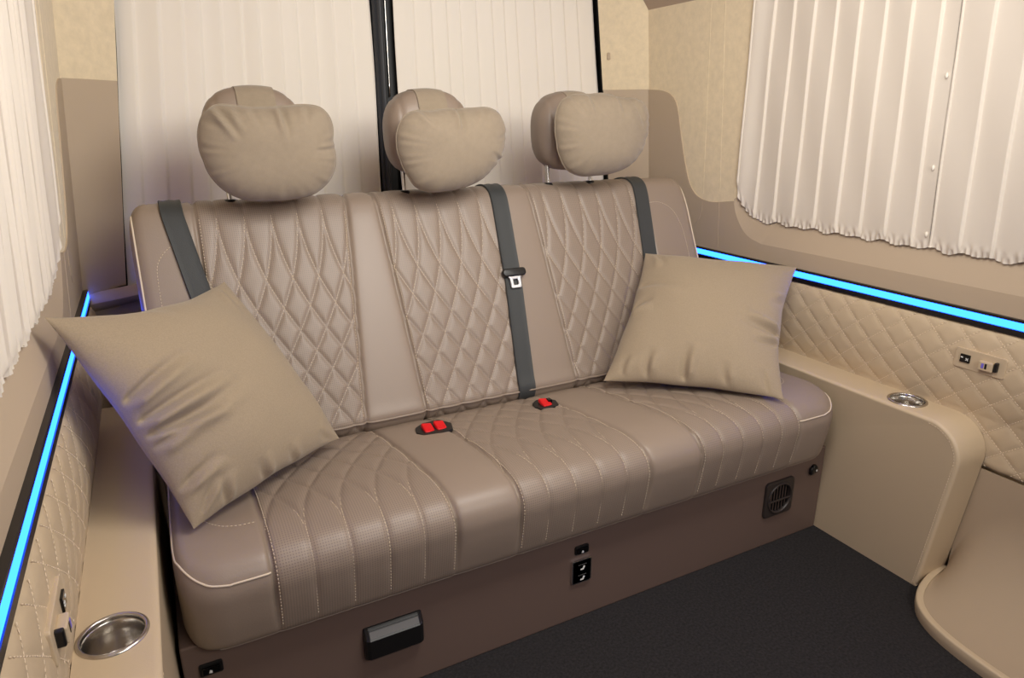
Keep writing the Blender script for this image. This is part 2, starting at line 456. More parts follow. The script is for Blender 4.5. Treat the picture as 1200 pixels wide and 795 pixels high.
for sg in (-1, 1):
    y0, y1, z0, z1 = -1.25, .93, .315, .6425
    p_ = .082; kk = .86
    ys = np.arange(y0, y1, .0045); zs = np.linspace(z0, z1, 74)
    Y, Z = np.meshgrid(ys, zs)
    wob = lambda y: .012*np.sin(y*4.1+.5)
    def dist(Y, Z):
        Yq = Y+wob(Y)
        a = ((Z-.62)/kk-Yq+.086)/p_; b = ((Z-.62)/kk+Yq+.008)/p_
        return np.minimum(np.abs(a-np.round(a)), np.abs(b-np.round(b)))*p_*kk/math.sqrt(1+kk*kk)
    d = .0030*(1-np.exp(-dist(Y, Z)/.006))
    ed = np.minimum(np.minimum(Z-z0, z1-Z), .02); d = d-.010*(1-np.sqrt(np.clip(1-(1-ed/.02)**2, 0, 1)))
    X = side_face(Z)-d
    P = np.stack([sg*X, Y, Z], -1)
    mb = MB(); mb.grid(P, flip=(sg < 0))
    Q = P[[0, -1]].copy(); Q[..., 0] = sg*.93; mb.grid(np.array([P[0], Q[0]])); mb.grid(np.array([P[-1], Q[1]]))
    # thread
    for c in range(-40, 60):
        for fam in (0, 1):
            z = np.linspace(z0+.006, z1-.004, 60)
            if fam == 0: yq = (z-.62)/kk+.086-c*p_
            else: yq = -((z-.62)/kk)-.008+c*p_
            y = yq-wob(yq); y = yq-wob(y)
            ok = (y > -.62) & (y < .90)
            if ok.sum() < 5: continue
            z, y = z[ok], y[ok]
            q = np.stack([sg*(side_face(z)-.0006), y, z], -1)
            stitch(mb, q, np.tile([-sg, 0, 0], (len(q), 1)).astype(float), 1)
    o = mb.build('quilted_panel', ['beige', 'beige_thread'])
    tag(o, 'beige diamond-quilted leather panel under the blue strip on the %s wall' % ('left' if sg < 0 else 'right'), 'panel')

# ------------------------------------------------------------------ side armrests with steel cup holders
for sg in (-1, 1):
    side = 'left' if sg < 0 else 'right'
    root = thing('armrest', 'beige leather armrest console with steel cup holder, along the %s wall' % side, 'armrest', (sg*.855, .1, 0))
    prof = roundpoly([(.72, 0), (-.297, 0), (-.340, .432), (.72, .432)], [0, 0.004, .085, 0], 14)   # (y, z)
    pr = np.vstack([prof])
    cen = pr.mean(0)
    # sections across x: rounded inner rim
    secs = [(.8035, .020), (.8005, .012), (.8010, .012), (.8030, .006), (.807, .0025), (.813, .0), (.90, .0)]
    inner = [(.8000, .026)]
    seq = [(.8008, .013), (.8000, .0085), (.8004, .0055), (.8022, .0025), (.8055, .0007), (.810, 0.), (.903, 0.)]
    rows = []
    tang = np.roll(pr, -1, 0)-np.roll(pr, 1, 0); tang /= np.linalg.norm(tang, axis=1)[:, None]
    nrm2 = np.stack([-tang[:, 1], tang[:, 0]], -1)
    if ((pr-cen)*nrm2).sum() < 0: nrm2 = -nrm2
    isfloor = pr[:, 1] < .003
    isback = pr[:, 0] > .715
    for x, ins in seq:
        q = pr-nrm2*ins*(~isfloor & ~isback)[:, None]
        rows.append([(sg*x, a, max(b, 0)) for a, b in q])
    rows = np.array(rows)
    mb = MB(); b0 = mb.grid(rows, cv=True)
    k = len(pr)
    mb.f.append([b0+i for i in range(k)]); mb.m.append(0)
    mb.f.append([b0+(len(seq)-1)*k+i for i in range(k)]); mb.m.append(0)
    body = mb.build('console_body', ['beige', 'beige_thread'], root, fixn=True, sharp=35)
    cb = MB(); cb.lathe([(0, -.055), (.0395, -.055), (.0395, .02), (0, .02)], (sg*.857, -.157, .432), n=40); cut(body, cb)
    body.data.set_sharp_from_angle(angle=math.radians(35))
    # seam stitching along the inner rim
    mb = MB()
    q = pr-nrm2*.0115; sel = (~isfloor) & (~isback)
    pth = np.array([(sg*.8006, a, b) for a, b in q[sel]])
    pth = pth[np.argsort(np.arange(len(pth)))]
    dense = np.vstack([pth[i]+(pth[i+1]-pth[i])*np.linspace(0, 1, 40, endpoint=False)[:, None] for i in range(len(pth)-1)])
    stitch(mb, dense, np.tile([-sg, 0, 0], (len(dense), 1)).astype(float), 0)
    mb.build('seam_stitching', 'beige_thread', root)
    mb = MB()
    mb.lathe([(.0385, -.004), (.0385, .0015), (.0395, .003), (.042, .0035), (.0445, .002), (.0450, 0)], (sg*.857, -.157, .432), n=48)
    mb.lathe([(.0385, -.004), (.0375, -.0055), (.0355, -.02), (.034, -.049), (.030, -.0525), (0, -.0525)], (sg*.857, -.157, .432), n=48)
    mb.build('cup_holder', 'steel', root, fixn=False)

# ------------------------------------------------------------------ socket plates on the quilted panels
for sg in (-1, 1):
    side = 'left' if sg < 0 else 'right'
    xf = .8845
    root = thing('socket_plate', 'beige switch and USB socket plate on the %s quilted panel' % side, 'socket', (sg*xf, -.285, .567))
    mb = MB(); out = roundpoly([(-.055, -.0235), (.055, -.0235), (.055, .0235), (-.055, .0235)], .005, 4)
    mb.slab([(sg*xf, -.285-a, .567+b) for a, b in out], (sg*.012, 0, 0), r=.0012)
    mb.build('plate', 'beige', root, smooth=False)
    mb = MB(); out = roundpoly([(-.011, -.0095), (.011, -.0095), (.011, .0095), (-.011, .0095)], .0015, 3)
    mb.slab([(sg*(xf-.003), -.285-a+.031, .567+b+.001) for a, b in out], (sg*.006, 0, 0), r=.0008)
    sw = mb.build('rocker_switch', 'gloss', root, smooth=False)
    mb = MB()
    mb.box((sg*(xf-.0032), -.2475, .570), (.001, .005, .003), r=.0003)
    for ang in (PI/4, -PI/4):
        mb.box((sg*(xf-.0032), -.259, .567), (.001, .0075, .0018), rot=Matrix.Rotation(ang, 3, 'X'))
    mb.build('icon', 'white', sw, smooth=False)
    mb = MB(); mb.box((sg*(xf-.005), -.303, .565), (.012, .030, .021), r=.002)
    us = mb.build('usb_socket', 'beige', root, smooth=False)
    mb = MB(); mb.box((sg*(xf-.0112), -.2975, .566), (.001, .005, .011)); mb.build('port', 'usb', us, smooth=False)
    mb = MB(); mb.box((sg*(xf-.0112), -.3045, .566), (.001, .004, .012)); mb.build('port', 'black', us, smooth=False)
    mb = MB(); mb.box((sg*(xf-.004), -.3225, .568), (.010, .007, .022), r=.002)
    mb.build('flap_hinge', 'black', root, smooth=False)

# ------------------------------------------------------------------ step cover in front of the right armrest
edge_pts = catmull([(.90, -.293), (.83, -.303), (.765, -.322), (.715, -.35), (.682, -.39), (.662, -.44), (.651, -.50), (.645, -.58), (.642, -.70), (.64, -1.0), (.64, -1.6), (.64, -2.2)], 8)
root = thing('step_cover', 'beige leather step cover curving out of right wall over carpet', 'step cover', (.78, -.6, 0))
T = np.gradient(edge_pts, axis=0); T /= np.linalg.norm(T, axis=1)[:, None]
nrm = np.stack([-T[:, 1], T[:, 0]], -1)      # towards the inside of the cover
if (nrm[-1] @ np.array([1., 0])) < 0: nrm = -nrm
mb = MB(); g = []
for (x, y), n in zip(edge_pts, nrm):
    lip = [(0, 0), (-.002, .012), (-.002, .027), (-.0005, .0295), (.002, .030), (.011, .030), (.0135, .029), (.0140, .020)]
    g.append([(min(.93, x+n[0]*a), y+n[1]*a, b) for a, b in lip])
mb.grid(np.array(g), flip=True); mb.build('edge_trim', 'beige', root, sharp=50)
mb = MB(); g = []
for (x, y), n in zip(edge_pts, nrm):
    x0, yy = x+n[0]*.012, y+n[1]*.012
    x0 = min(x0, .905)
    row = []
    for t in np.linspace(0, 1, 40):
        # flat tread, fillet, wall up to the quilting
        Lh = max(.0, .906-x0); s = t*(Lh+.30)
        rf = min(.24, Lh*.92+.0005); a = Lh-rf; arc = rf*PI/2
        s = t*(a+arc+.315-.024-rf)
        if s < a: px, pz = x0+s, .024
        elif s < a+arc:
            q = (s-a)/rf; px, pz = x0+a+rf*math.sin(q), .024+rf*(1-math.cos(q))
        else: px, pz = .906, .024+rf+(s-a-arc)
        row.append((px, yy, pz))
    g.append(row)
mb.grid(np.array(g), flip=True); mb.build('cover', 'step_vinyl', root)

# ------------------------------------------------------------------ the bench sofa
sofa = thing('bench_sofa', 'taupe quilted leather three-seat bench sofa with headrests across the van', 'sofa', (0, .35, 0))

class Profile:
    """(y, z) curve with arc length; outward normals on the left or right"""
    def __init__(s, pts, flip=False, n=12):
        p = catmull(pts, n); s.p = p
        s.L = np.concatenate([[0], np.cumsum(np.linalg.norm(np.diff(p, axis=0), axis=1))])
        t = np.gradient(p, axis=0); t /= np.linalg.norm(t, axis=1)[:, None]
        s.n = np.stack([-t[:, 1], t[:, 0]], -1)*(-1 if flip else 1)
    def at(s, q):
        return np.stack([np.interp(q, s.L, s.p[:, 0]), np.interp(q, s.L, s.p[:, 1])], -1)
    def nat(s, q):
        v = np.stack([np.interp(q, s.L, s.n[:, 0]), np.interp(q, s.L, s.n[:, 1])], -1)
        return v/np.linalg.norm(v, axis=-1)[..., None]
    def s_of(s, y=None, z=None):
        d = np.zeros(len(s.p))
        if y is not None: d += (s.p[:, 0]-y)**2
        if z is not None: d += (s.p[:, 1]-z)**2
        return s.L[np.argmin(d)]

GT = np.array([-1, 0, .05, .10, .164, .233, .289, .34, .388, .435, .483, .53, .8])
GV = np.array([0, 0, .003, .012, .030, .060, .090, .120, .150, .180, .210, .240, .42])
_tt = np.linspace(-1, .8, 400); _gg = np.interp(_tt, GT, GV)
for _ in range(6): _gg[2:-2] = (_gg[:-4]+_gg[1:-3]+_gg[2:-2]+_gg[3:-1]+_gg[4:])/5
def G(t): return np.interp(t, _tt, _gg)
def dG(t): return (G(t+.005)-G(t-.005))/.01   # slope of the quilting lines

class Upholstery:
    """a surface x by s with panels [(a(s), b(s), kind, pitch, phase)]"""
    def __init__(s, prof, xl, xr, panels, tfun, endr, depth=.005, fade=None):
        s.prof, s.xl, s.xr, s.panels, s.t, s.endr, s.depth, s.fade = prof, xl, xr, panels, tfun, endr, depth, (-1 if fade is None else fade)
    def disp(s, x, q):
        d = np.zeros_like(x); k = np.zeros(x.shape, int); t = s.t(q)
        for i, (a, b, kind, p, ph) in enumerate(s.panels):
            A, B = a(q), b(q); ins = (x >= A) & (x < B)
            u = x-A; w = B-A; e = np.minimum(u, w-u)
            if kind == 'quilt':
                g = G(t); sl = np.sqrt(1+dG(t)**2)
                fa = (u-g)/p+ph; fb = (u+g)/p+ph
                ds = np.minimum(np.abs(fa-np.round(fa)), np.abs(fb-np.round(fb)))*p/sl
                dd = s.depth*(1-np.exp(-(ds/.0055)))+.002*(1-np.exp(-(e/.006)))-.002
            else:
                dd = (.004 if kind == 'strip' else .002)*(1-np.exp(-e/.012))*1.3
            dd = dd-.0055*np.exp(-(e/.0045)**2)
            dd = dd*np.clip((q-s.fade)/.09, .12, 1)
            d = np.where(ins, dd, d); k = np.where(ins, 1 if kind == 'quilt' else 0, k)
        e = np.minimum(x-s.xl, s.xr-x); r = s.endr
        d = d+np.where(e < r, -r*(1-np.sqrt(np.clip(1-(1-e/r)**2, 0, 1))), 0)
        return d, k
    def warp(s, x, q, yz): return yz
    def pts(s, x, q, extra=0):
        d, k = s.disp(x, q)
        yz = s.warp(x, q, s.prof.at(q)); n = s.prof.nat(q)
        yz = yz+n*(d+extra)[..., None]
        return np.stack([x, yz[..., 0], yz[..., 1]], -1), k
    def mesh(s, mb, dx=.0032, ds=.0034, q0=None, q1=None):
        q0 = 0 if q0 is None else q0; q1 = s.prof.L[-1] if q1 is None else q1
        e = np.array([0, .0008, .002, .004, .007, .010, .014, .018, .023, .028])
        xs = np.concatenate([s.xl+e, np.arange(s.xl+.031, s.xr-.031, dx), (s.xr-e)[::-1]])
        qs = np.linspace(q0, q1, int((q1-q0)/ds))
        X, Q = np.meshgrid(xs, qs)
        P, k = s.pts(X, Q)
        mb.grid(P, m=k[:-1, :-1], flip=True)
        return P, np.stack([X, Q], -1).reshape(-1, 2)
    def line_pts(s, x, q, extra=.0004):
        P, _ = s.pts(x, q, extra)
        n = s.prof.nat(q); N = np.stack([np.zeros_like(x), n[..., 0], n[..., 1]], -1)
        return P, N
    def threads(s, mb, m, q0, q1, qa, qb):
        for (a, b, kind, p, ph) in s.panels:
            if kind != 'quilt': continue
            q = np.linspace(q0, q1, 420); A, B = a(q), b(q); g = G(s.t(q))
            for c in range(-12, 20):
                for sgn in (1, -1):
                    u = (c-ph)*p+sgn*g
                    ok = (u > .002) & (u < (B-A)-.002)
                    if sgn < 0: ok &= (g > .0015)
                    ok &= (s.t(q) < (qa if sgn < 0 else qb))
                    idx = np.where(ok)[0]
                    if len(idx) < 6: continue
                    for run in np.split(idx, np.where(np.diff(idx) > 1)[0]+1):
                        if len(run) < 6: continue
                        P, N = s.line_pts((A+u)[run], q[run]); stitch(mb, P, N, m)
            for off in (.006,):
                for xx in (A+off, B-off):
                    P, N = s.line_pts(xx, q); stitch(mb, P, N, m)

lerp = lambda a, b: (lambda t: a+(b-a)*t)
# --- seat cushion
seatP = Profile([(.02, .250), (-.015, .246), (-.034, .252), (-.043, .285), (-.050, .33), (-.0535, .368), (-.043, .397), (-.015, .416), (.04, .4255), (.12, .4225), (.22, .4145), (.31, .4045), (.36, .395), (.40, .380), (.50, .355)], flip=False)
seat_front = seatP.s_of(-.0535, .368); seat_back = seatP.L[-1]; seat_top = seatP.s_of(.0, .42)
def sb(xf, xb): return lambda q: xf+(xb-xf)*np.clip((q-seat_front)/(seat_back-seat_front), 0, 1)
SL, SR = -.782, .772
e1, e2, e3, e4, e5, e6 = sb(-.636, -.636), sb(-.305, -.352), sb(-.170, -.204), sb(.150, .085), sb(.296, .236), sb(.612, .59)
seat_panels = [(lambda q: q*0+SL, e1, 'end', 0, 0), (e1, e2, 'quilt', .0662, 0), (e2, e3, 'strip', 0, 0), (e3, e4, 'quilt', .0640, 0), (e4, e5, 'strip', 0, 0), (e5, e6, 'quilt', .0632, 0), (e6, lambda q: q*0+SR+.01, 'end', 0, 0)]
tseat = lambda q: 1.22*(q-seat_top+.012)
seat = Upholstery(seatP, SL, SR, seat_panels, tseat, .020, depth=.0046, fade=.045)
def seat_warp(x, q, yz):
    e = np.minimum(x-SL, SR-x); rc = .075
    sh = np.where(e < rc, rc-np.sqrt(np.clip(rc*rc-(rc-e)**2, 0, None)), 0)
    w = 1-smoothstep(-.06, .14, yz[..., 0])
    w = np.clip(w, 0, 1)
    out = yz.copy(); out[..., 0] = out[..., 0]+sh*w*.85
    # lower outer corners lift slightly
    lo = 1-smoothstep(.245, .30, yz[..., 1])
    out[..., 1] = out[..., 1]+lo*np.where(e < .04, .018*(1-e/.04)**2, 0)
    return out
seat.warp = seat_warp
mb = MB(); P, uv = seat.mesh(mb)
# end caps
for col, fl in ((P[:, 0], False), (P[:, -1], True)):
    n = len(col); base = mb.add(np.vstack([col, [[col[0, 0], .50, .25]]]), [list(range(n+1))[::(-1 if fl else 1)]], 0)
seat.threads(mb, 2, seat_front-.10, seat_back-.06, .09, .09)
# curved decorative stitches on the end sections
def curve_on(U, xs, qs):
    c = catmull(np.stack([xs, qs], -1), 16); return U.line_pts(c[:, 0], c[:, 1])
sq = lambda y: seatP.s_of(y, None) if False else float(np.interp(y, seatP.p[60:, 0], seatP.L[60:]))
Pp, Nn = curve_on(seat, [-.745, -.742, -.728, -.705, -.675, -.643], [sq(.34), sq(.18), sq(.10), sq(.062), sq(.047), sq(.046)]); stitch(mb, Pp, Nn, 2)
Pp, Nn = curve_on(seat, [.738, .735, .72, .70, .67, .62], [sq(.34), sq(.20), sq(.12), sq(.085), sq(.07), sq(.07)]); stitch(mb, Pp, Nn, 2)
cush = mb.build('seat_cushion', ['taupe', 'taupe_perf', 'thread'], sofa, uv=uv)
# piping round the seat ends
mb = MB()
qp = float(np.interp(.384, seatP.p[30:75, 1], seatP.L[30:75]))
for xa, xe in ((SL, -.640), (SR, .614)):
    s_ = 1 if xa < 0 else -1
    q = np.linspace(seat_back-.02, qp+.055, 60)
    A, _ = seat.pts(np.full(60, xa+s_*.0035), q, .001)
    # round the corner, then along the front
    q2 = np.full(40, qp); x2 = np.linspace(xa+s_*.075, xe, 40); Bp, _ = seat.pts(x2, q2, .0012)
    mid = []
    for t in np.linspace(.05, .95, 14):
        x3 = xa+s_*(.0035+.0715*t**1.8); q3 = qp+.055*(1-t)**1.6
        p3, _ = seat.pts(np.array([x3]), np.array([q3]), .001); mid.append(p3[0])
    mb = MB(); mb.tube(catmull(np.vstack([A[::4], np.array(mid)[1:-1:2], Bp[1::4], Bp[-1:]]), 6), .0018, 8); mb.build('piping', 'pipe', cush)
q = np.full(200, seatP.s_of(-.03, .2485)); X = np.linspace(SL+.05, SR-.05, 200); A, _ = seat.pts(X, q, .0)
mb = MB(); mb.tube(A, .0014, 6); mb.build('lower_welt', 'taupe', cush)

# --- backrest
backP = Profile([(.440, .355), (.400, .384), (.3875, .415), (.405, .452), (.45, .552), (.495, .652), (.54, .752), (.575, .830), (.598, .878), (.618, .9035), (.650, .9140), (.690, .909), (.722, .893), (.738, .86), (.735, .78), (.70, .60)], flip=False)
back_bot = backP.s_of(.3875, .415); back_top = backP.s_of(.610, .897); back_end = backP.L[-1]
def bb(xb, xt): return lambda q: xb+(xt-xb)*np.clip((q-back_bot)/(back_top-back_bot), -.1, 1.15)
BL, BR = -.778, .772
f1, f2, f3, f4, f5, f6 = bb(-.655, -.642), bb(-.350, -.302), bb(-.198, -.226), bb(.072, .112), bb(.242, .210), bb(.60, .600)
back_panels = [(lambda q: q*0+BL, f1, 'end', 0, 0), (f1, f2, 'quilt', .0590, .30), (f2, f3, 'strip', 0, 0), (f3, f4, 'quilt', .0600, .40), (f4, f5, 'strip', 0, 0), (f5, f6, 'quilt', .0600, .35), (f6, lambda q: q*0+BR+.01, 'end', 0, 0)]
tback = lambda q: back_top-q-.010
class Back(Upholstery): pass
back = Upholstery(backP, BL, BR, back_panels, tback, .030, depth=.0046)
def back_warp(x, q, yz):
    e = np.minimum(x-BL, BR-x); rc = .045
    sh = np.where(e < rc, rc-np.sqrt(np.clip(rc*rc-(rc-e)**2, 0, None)), 0)
    w = smoothstep(.82, .905, yz[..., 1])
    out = yz.copy(); out[..., 1] = out[..., 1]-sh*w*.7
    return out
back.warp = back_warp
mb = MB(); P, uv = back.mesh(mb)
for col, fl in ((P[:, 0], False), (P[:, -1], True)):
    n = len(col); mb.add(np.vstack([col, [[col[0, 0], .62, .42]]]), [list(range(n+1))[::(-1 if fl else 1)]], 0)
back.threads(mb, 2, back_bot+.012, back_top-.012, 1, .26)  # down-right stitches left out lower down, imitating seams lost in groove shade
bq = lambda z: float(np.interp(z, backP.p[12:108, 1], backP.L[12:108]))
Pp, Nn = curve_on(back, [-.655, -.700, -.728, -.736, -.737, -.737, -.737], [bq(.845), bq(.832), bq(.805), bq(.775), bq(.70), bq(.60), bq(.47)]); stitch(mb, Pp, Nn, 2)
Pp, Nn = curve_on(back, [.60, .650, .690, .712, .722, .722, .722], [bq(.850), bq(.850), bq(.830), bq(.795), bq(.74), bq(.60), bq(.47)]); stitch(mb, Pp, Nn, 2)
backo = mb.build('backrest', ['taupe', 'taupe_perf', 'thread'], sofa, uv=uv)
mb = MB()
for xa in (BL+.009, BR-.009):
    mb = MB(); q = np.linspace(back_bot, back_top+.03, 90); A, _ = back.pts(np.full(90, xa), q, .0012); mb.tube(A, .0022, 8); mb.build('piping', 'pipe', backo)
mb = MB(); q = np.full(240, backP.s_of(.3885, .411)); X = np.linspace(BL+.03, BR-.03, 240); A, _ = back.pts(X, q, .0025); mb.tube(A, .0028, 8)
mb.build('hem_piping', 'taupe', backo)

# --- plinth
mb = MB(); mb.box((.002, .255, .125), (1.592, .51, .25), r=.003)
mb.build('plinth', 'plinth', sofa, smooth=False)

# --- seat belts lying on the backrest
def belt(ctrl, wd, q0, tongue=None):
    mb = MB(); n = 160; q = np.linspace(q0, back_top+.10, n)
    xc = np.interp(q, [bq(z_) for z_, _ in ctrl], [x_ for _, x_ in ctrl])
    for _ in range(20): xc[1:-1] = (xc[:-2]+2*xc[1:-1]+xc[2:])/4
    g = []
    for u in (-1, -.93, -.5, 0, .5, .93, 1):
        yz = back.warp(np.full(n, 0.), q, backP.at(q)); nn = backP.nat(q)
        h = .0088-(.0022 if abs(u) == 1 else 0)+.0008*math.cos(u*6)
        yz = yz+nn*h
        g.append(np.stack([xc+u*wd/2, yz[:, 0], yz[:, 1]], -1))
    g2 = [a.copy() for a in g[::-1]]
    nn = backP.nat(q)
    for a in g2: a[:, 1:] -= nn*.0022
    mb.grid(np.array(g+g2).transpose(1, 0, 2), cv=True)
    o = mb.build('seat_belt', 'belt', sofa, sharp=50, fixn=True)
    if tongue is not None:
        c = np.array(tongue); yz = backP.at(np.array([bq(c[1])]))[0]; n2 = backP.nat(np.array([bq(c[1])]))[0]
        tz = np.array([0, -n2[1], n2[0]]); tz = tz if tz[2] > 0 else -tz
        o3 = np.array([c[0], yz[0], yz[1]]); N3 = np.array([0, n2[0], n2[1]]); X3 = np.array([1., 0, 0])
        Lc = lambda a, b, h: o3+X3*a+tz*b+N3*h
        mb = MB()
        out = roundpoly([(-.034, -.011), (.034, -.011), (.034, .011), (-.034, .011)], .0095, 6)
        mb.slab([Lc(a, b+.1*a*a*4, .022) for a, b in out], tuple(-N3*.012), r=.003, seg=3)
        tb = mb.build('belt_tongue', 'black', o, smooth=True, sharp=40)
        mb = MB()
        rim = [(-.023, -.006), (.023, -.006), (.0160, -.015), (.0150, -.042), (-.0150, -.042), (-.0160, -.015)]
        hole = [(-.0075, -.018), (.0075, -.018), (.0075, -.034), (-.0075, -.034)]
        outer = roundpoly(rim, [.001, .001, .003, .003, .003, .003], 4)
        inner = []
        ho = roundpoly(hole, .002, 6)
        # ring between outline and hole, sampled by angle around the hole centre
        cen = np.array([0, -.0265])
        def samp(poly, th):
            res = []
            for a in th:
                d = np.array([math.cos(a), math.sin(a)]); best = 0
                for i in range(len(poly)):
                    p0 = poly[i]-cen; p1 = poly[(i+1) % len(poly)]-cen; ee = p1-p0
                    den = d[0]*ee[1]-d[1]*ee[0]
                    if abs(den) < 1e-12: continue
                    tt = (p0[0]*ee[1]-p0[1]*ee[0])/den; uu = (p0[0]*d[1]-p0[1]*d[0])/den
                    if tt > 0 and -1e-6 <= uu <= 1+1e-6: best = max(best, tt)
                res.append(cen+d*best)
            return res
        th = np.linspace(0, 2*PI, 64, endpoint=False)
        so, si = samp(outer, th), samp(ho, th)
        rows = [[Lc(*p, .013) for p in so], [Lc(*p, .0165) for p in so], [Lc(*(p*.85+q_*.15), .0175) for p, q_ in zip(so, si)], [Lc(*(p*.15+q_*.85), .0175) for p, q_ in zip(so, si)], [Lc(*p, .0165) for p in si], [Lc(*p, .013) for p in si]]
        mb.grid(np.array(rows), cv=True, cu=True)
        tp = mb.build('tongue_plate', 'bright', o, smooth=True, sharp=35, fixn=True)
        return o
    return o
belt([(.43, -.60), (.75, -.662), (.895, -.689)], .046, back_bot+.02)
belt([(.42, .083), (.55, .094), (.68, .105), (.895, .112)], .050, back_bot-.03, tongue=(.107, .698))
belt([(.43, .545), (.717, .574), (.895, .590)], .050, back_bot+.02)

# --- buckles sunk in the seat
for x, y, two, rz in ((-.222, .276, True, .1), (.076, .276, False, .1)):
    q = sq(y); z = float(seatP.at(np.array([q]))[0][1])+.0045
    mb = MB()
    w, h = (.046, .037) if two else (.034, .030)
    out = [(-w, -.008), (-w*.75, -h*.75), (w*.1, -h), (w*.8, -h*.7), (w, .006), (w*.55, h), (-w*.35, h*.95), (-w*.85, h*.5)]
    out = roundpoly(out, .006, 3)
    mb.slab([(x+a, y+b, z+.004) for a, b in out], (0, 0, -.012), r=.0015)
    bk = mb.build('belt_buckle', 'black', sofa, smooth=False)
    for dx in ((-.015, .015) if two else (.0,)):
        mb = MB(); mb.box((x+dx, y-.001, z+.0045), (.025 if two else .028, .032, .010), r=.003, seg=3, rot=Matrix.Rotation(.28, 3, 'X') @ Matrix.Rotation(.18, 3, 'Y'))
        mb.build('release_button', 'red', bk, smooth=False)
    if not two:
        mb = MB(); mb.box((x+.013, y+.004, z+.008), (.012, .016, .008), r=.002); mb.build('catch', 'gloss', bk, smooth=False)

# --- fittings on the plinth front (y = 0)
def front_slab(mb, out, y0, y1, r, m=0):
    mb.slab([(a, y0, b) for a, b in out], (0, y1-y0, 0), r=r, m=m)
# black pull handle with a grey label strip on its chamfer
mb = MB()
pr = [(0.004, .103), (-.018, .105), (-.0205, .108), (-.0205, .150), (-.018, .153), (-.009, .1665), (-.004, .1695), (.004, .1695)]
g = np.array([[(x, y+iy, z) for y, z in pr] for x, iy in ((-.487, .008), (-.484, .003), (-.478, 0), (-.378, 0), (-.372, .003), (-.369, .008))]); b0 = mb.grid(g, cv=True)
k = len(pr); mb.f.append([b0+i for i in range(k)]); mb.m.append(0); mb.f.append([b0+5*k+i for i in range(k)]); mb.m.append(0)
hd = mb.build('pull_handle', 'black', sofa, smooth=False, fixn=True)
mb = MB(); g = np.array([[(x, y, z) for y, z in ((-.0172, .1538), (-.0183, .1534), (-.0112, .1645), (-.0100, .1642))] for x in (-.477, -.379)]); mb.grid(g, cv=True)
lb = mb.build('label_strip', 'grey', hd, smooth=False, fixn=True)
# single rocker switches
def rocker(x, z, w, h, lit=True):
    mb = MB(); front_slab(mb, roundpoly([(x-w/2, z-h/2), (x+w/2, z-h/2), (x+w/2, z+h/2), (x-w/2, z+h/2)], .004, 4), -.004, .003, .001)
    o = mb.build('rocker_switch', 'black', sofa, smooth=False)
    mb = MB(); mb.box((x, -.005, z-.0005), (w*.78, .005, h*.62), r=.0015, rot=Matrix.Rotation(.12, 3, 'X')); mb.build('rocker', 'gloss', o, smooth=False)
    mb = MB(); front_slab(mb, [(x-.004, z-.004), (x+.001, z-.005), (x+.0015, z-.001), (x-.002, z+.002)], -.0083, -.0073, 0); mb.build('icon', 'white', o, smooth=False)
    mb = MB(); mb.box((x, -.0072, z+h*.20), (w*.6, .001, .0022)); mb.build('printed_line', 'grey', o, smooth=False)
rocker(.011, .184, .036, .022)
rocker(-.751, .196, .038, .024)
# seat heating panel: chrome-framed black double switch
mb = MB(); out = roundpoly([(-.016, .099), (.036, .099), (.036, .161), (-.016, .161)], .006, 5); front_slab(mb, out, -.0065, .003, .0012)
pn = mb.build('double_switch', 'chrome', sofa, smooth=False)
mb = MB(); out = roundpoly([(-.0145, .1005), (.0345, .1005), (.0345, .1590), (-.0145, .1590)], .005, 5); front_slab(mb, out, -.0065, -.002, .0015)
mb.build('switch_face', 'gloss', pn, smooth=False)
for zc in (.143, .116):
    mb = MB(); front_slab(mb, [(.006, zc-.009), (.014, zc-.009), (.018, zc-.001), (.014, zc+.001), (.0115, zc-.006), (.006, zc-.006)], -.0075, -.006, 0)
    mb.build('seat_icon', 'white', pn, smooth=False)
    mb = MB()
    for i, ww in enumerate((.003, .002, .0035, .0025, .003)): mb.box((.002+i*.0045, -.0066, zc+.0045), (ww, .001, .0018))
    mb.build('printed_line', 'grey', pn, smooth=False)
# round air vent in a square frame
vx, vz, hw = .631, .141, .052
mb = MB(); out = roundpoly([(vx-hw, vz-hw), (vx+hw, vz-hw), (vx+hw, vz+hw), (vx-hw, vz+hw)], .012, 6); front_slab(mb, out, -.007, .003, .003)
vent = mb.build('air_vent', 'dark_brown', sofa, smooth=False)
cb = MB(); cb.lathe([(0, -.02), (.043, -.02), (.043, .02), (0, .02)], (vx, 0, vz), axis='Y', n=40); cut(vent, cb)
mb = MB(); mb.lathe([(0.0, .0015), (.043, .0015)], (vx, 0, vz), axis='Y', n=40); mb.build('vent_duct', 'void', vent, smooth=False)
mb = MB(); mb.lathe([(.044, .0), (.0445, -.008), (.043, -.0105), (.040, -.010), (.039, -.006), (.039, .001)], (vx, 0, vz), axis='Y', n=48); mb.build('ring', 'dark_brown', vent, fixn=False)
for i in range(-3, 4):
    dx = i*.0105; hh = math.sqrt(.039**2-dx*dx)
    mb = MB(); mb.box((vx+dx, -.002, vz), (.0022, .006, hh*2), r=.0006); mb.build('slat', 'black', vent, smooth=False)
mb = MB(); mb.box((vx, -.0065, vz-.006), (.078, .004, .005), r=.0015); mb.build('crossbar', 'dark_brown', vent, smooth=False)
# small black button by the right armrest
mb = MB(); mb.lathe([(.0, -.010), (.009, -.0095), (.012, -.007), (.0135, -.002), (.0135, .002)], (.757, 0, .192), axis='Y', n=24)
kb = mb.build('push_button', 'gloss', sofa)
mb = MB(); mb.box((.747, -.006, .190), (.016, .010, .022), r=.004); mb.build('button_shroud', 'black', kb)
mb = MB(); mb.box((.760, -.0101, .190), (.004, .001, .005)); mb.build('icon', 'white', kb, smooth=False)

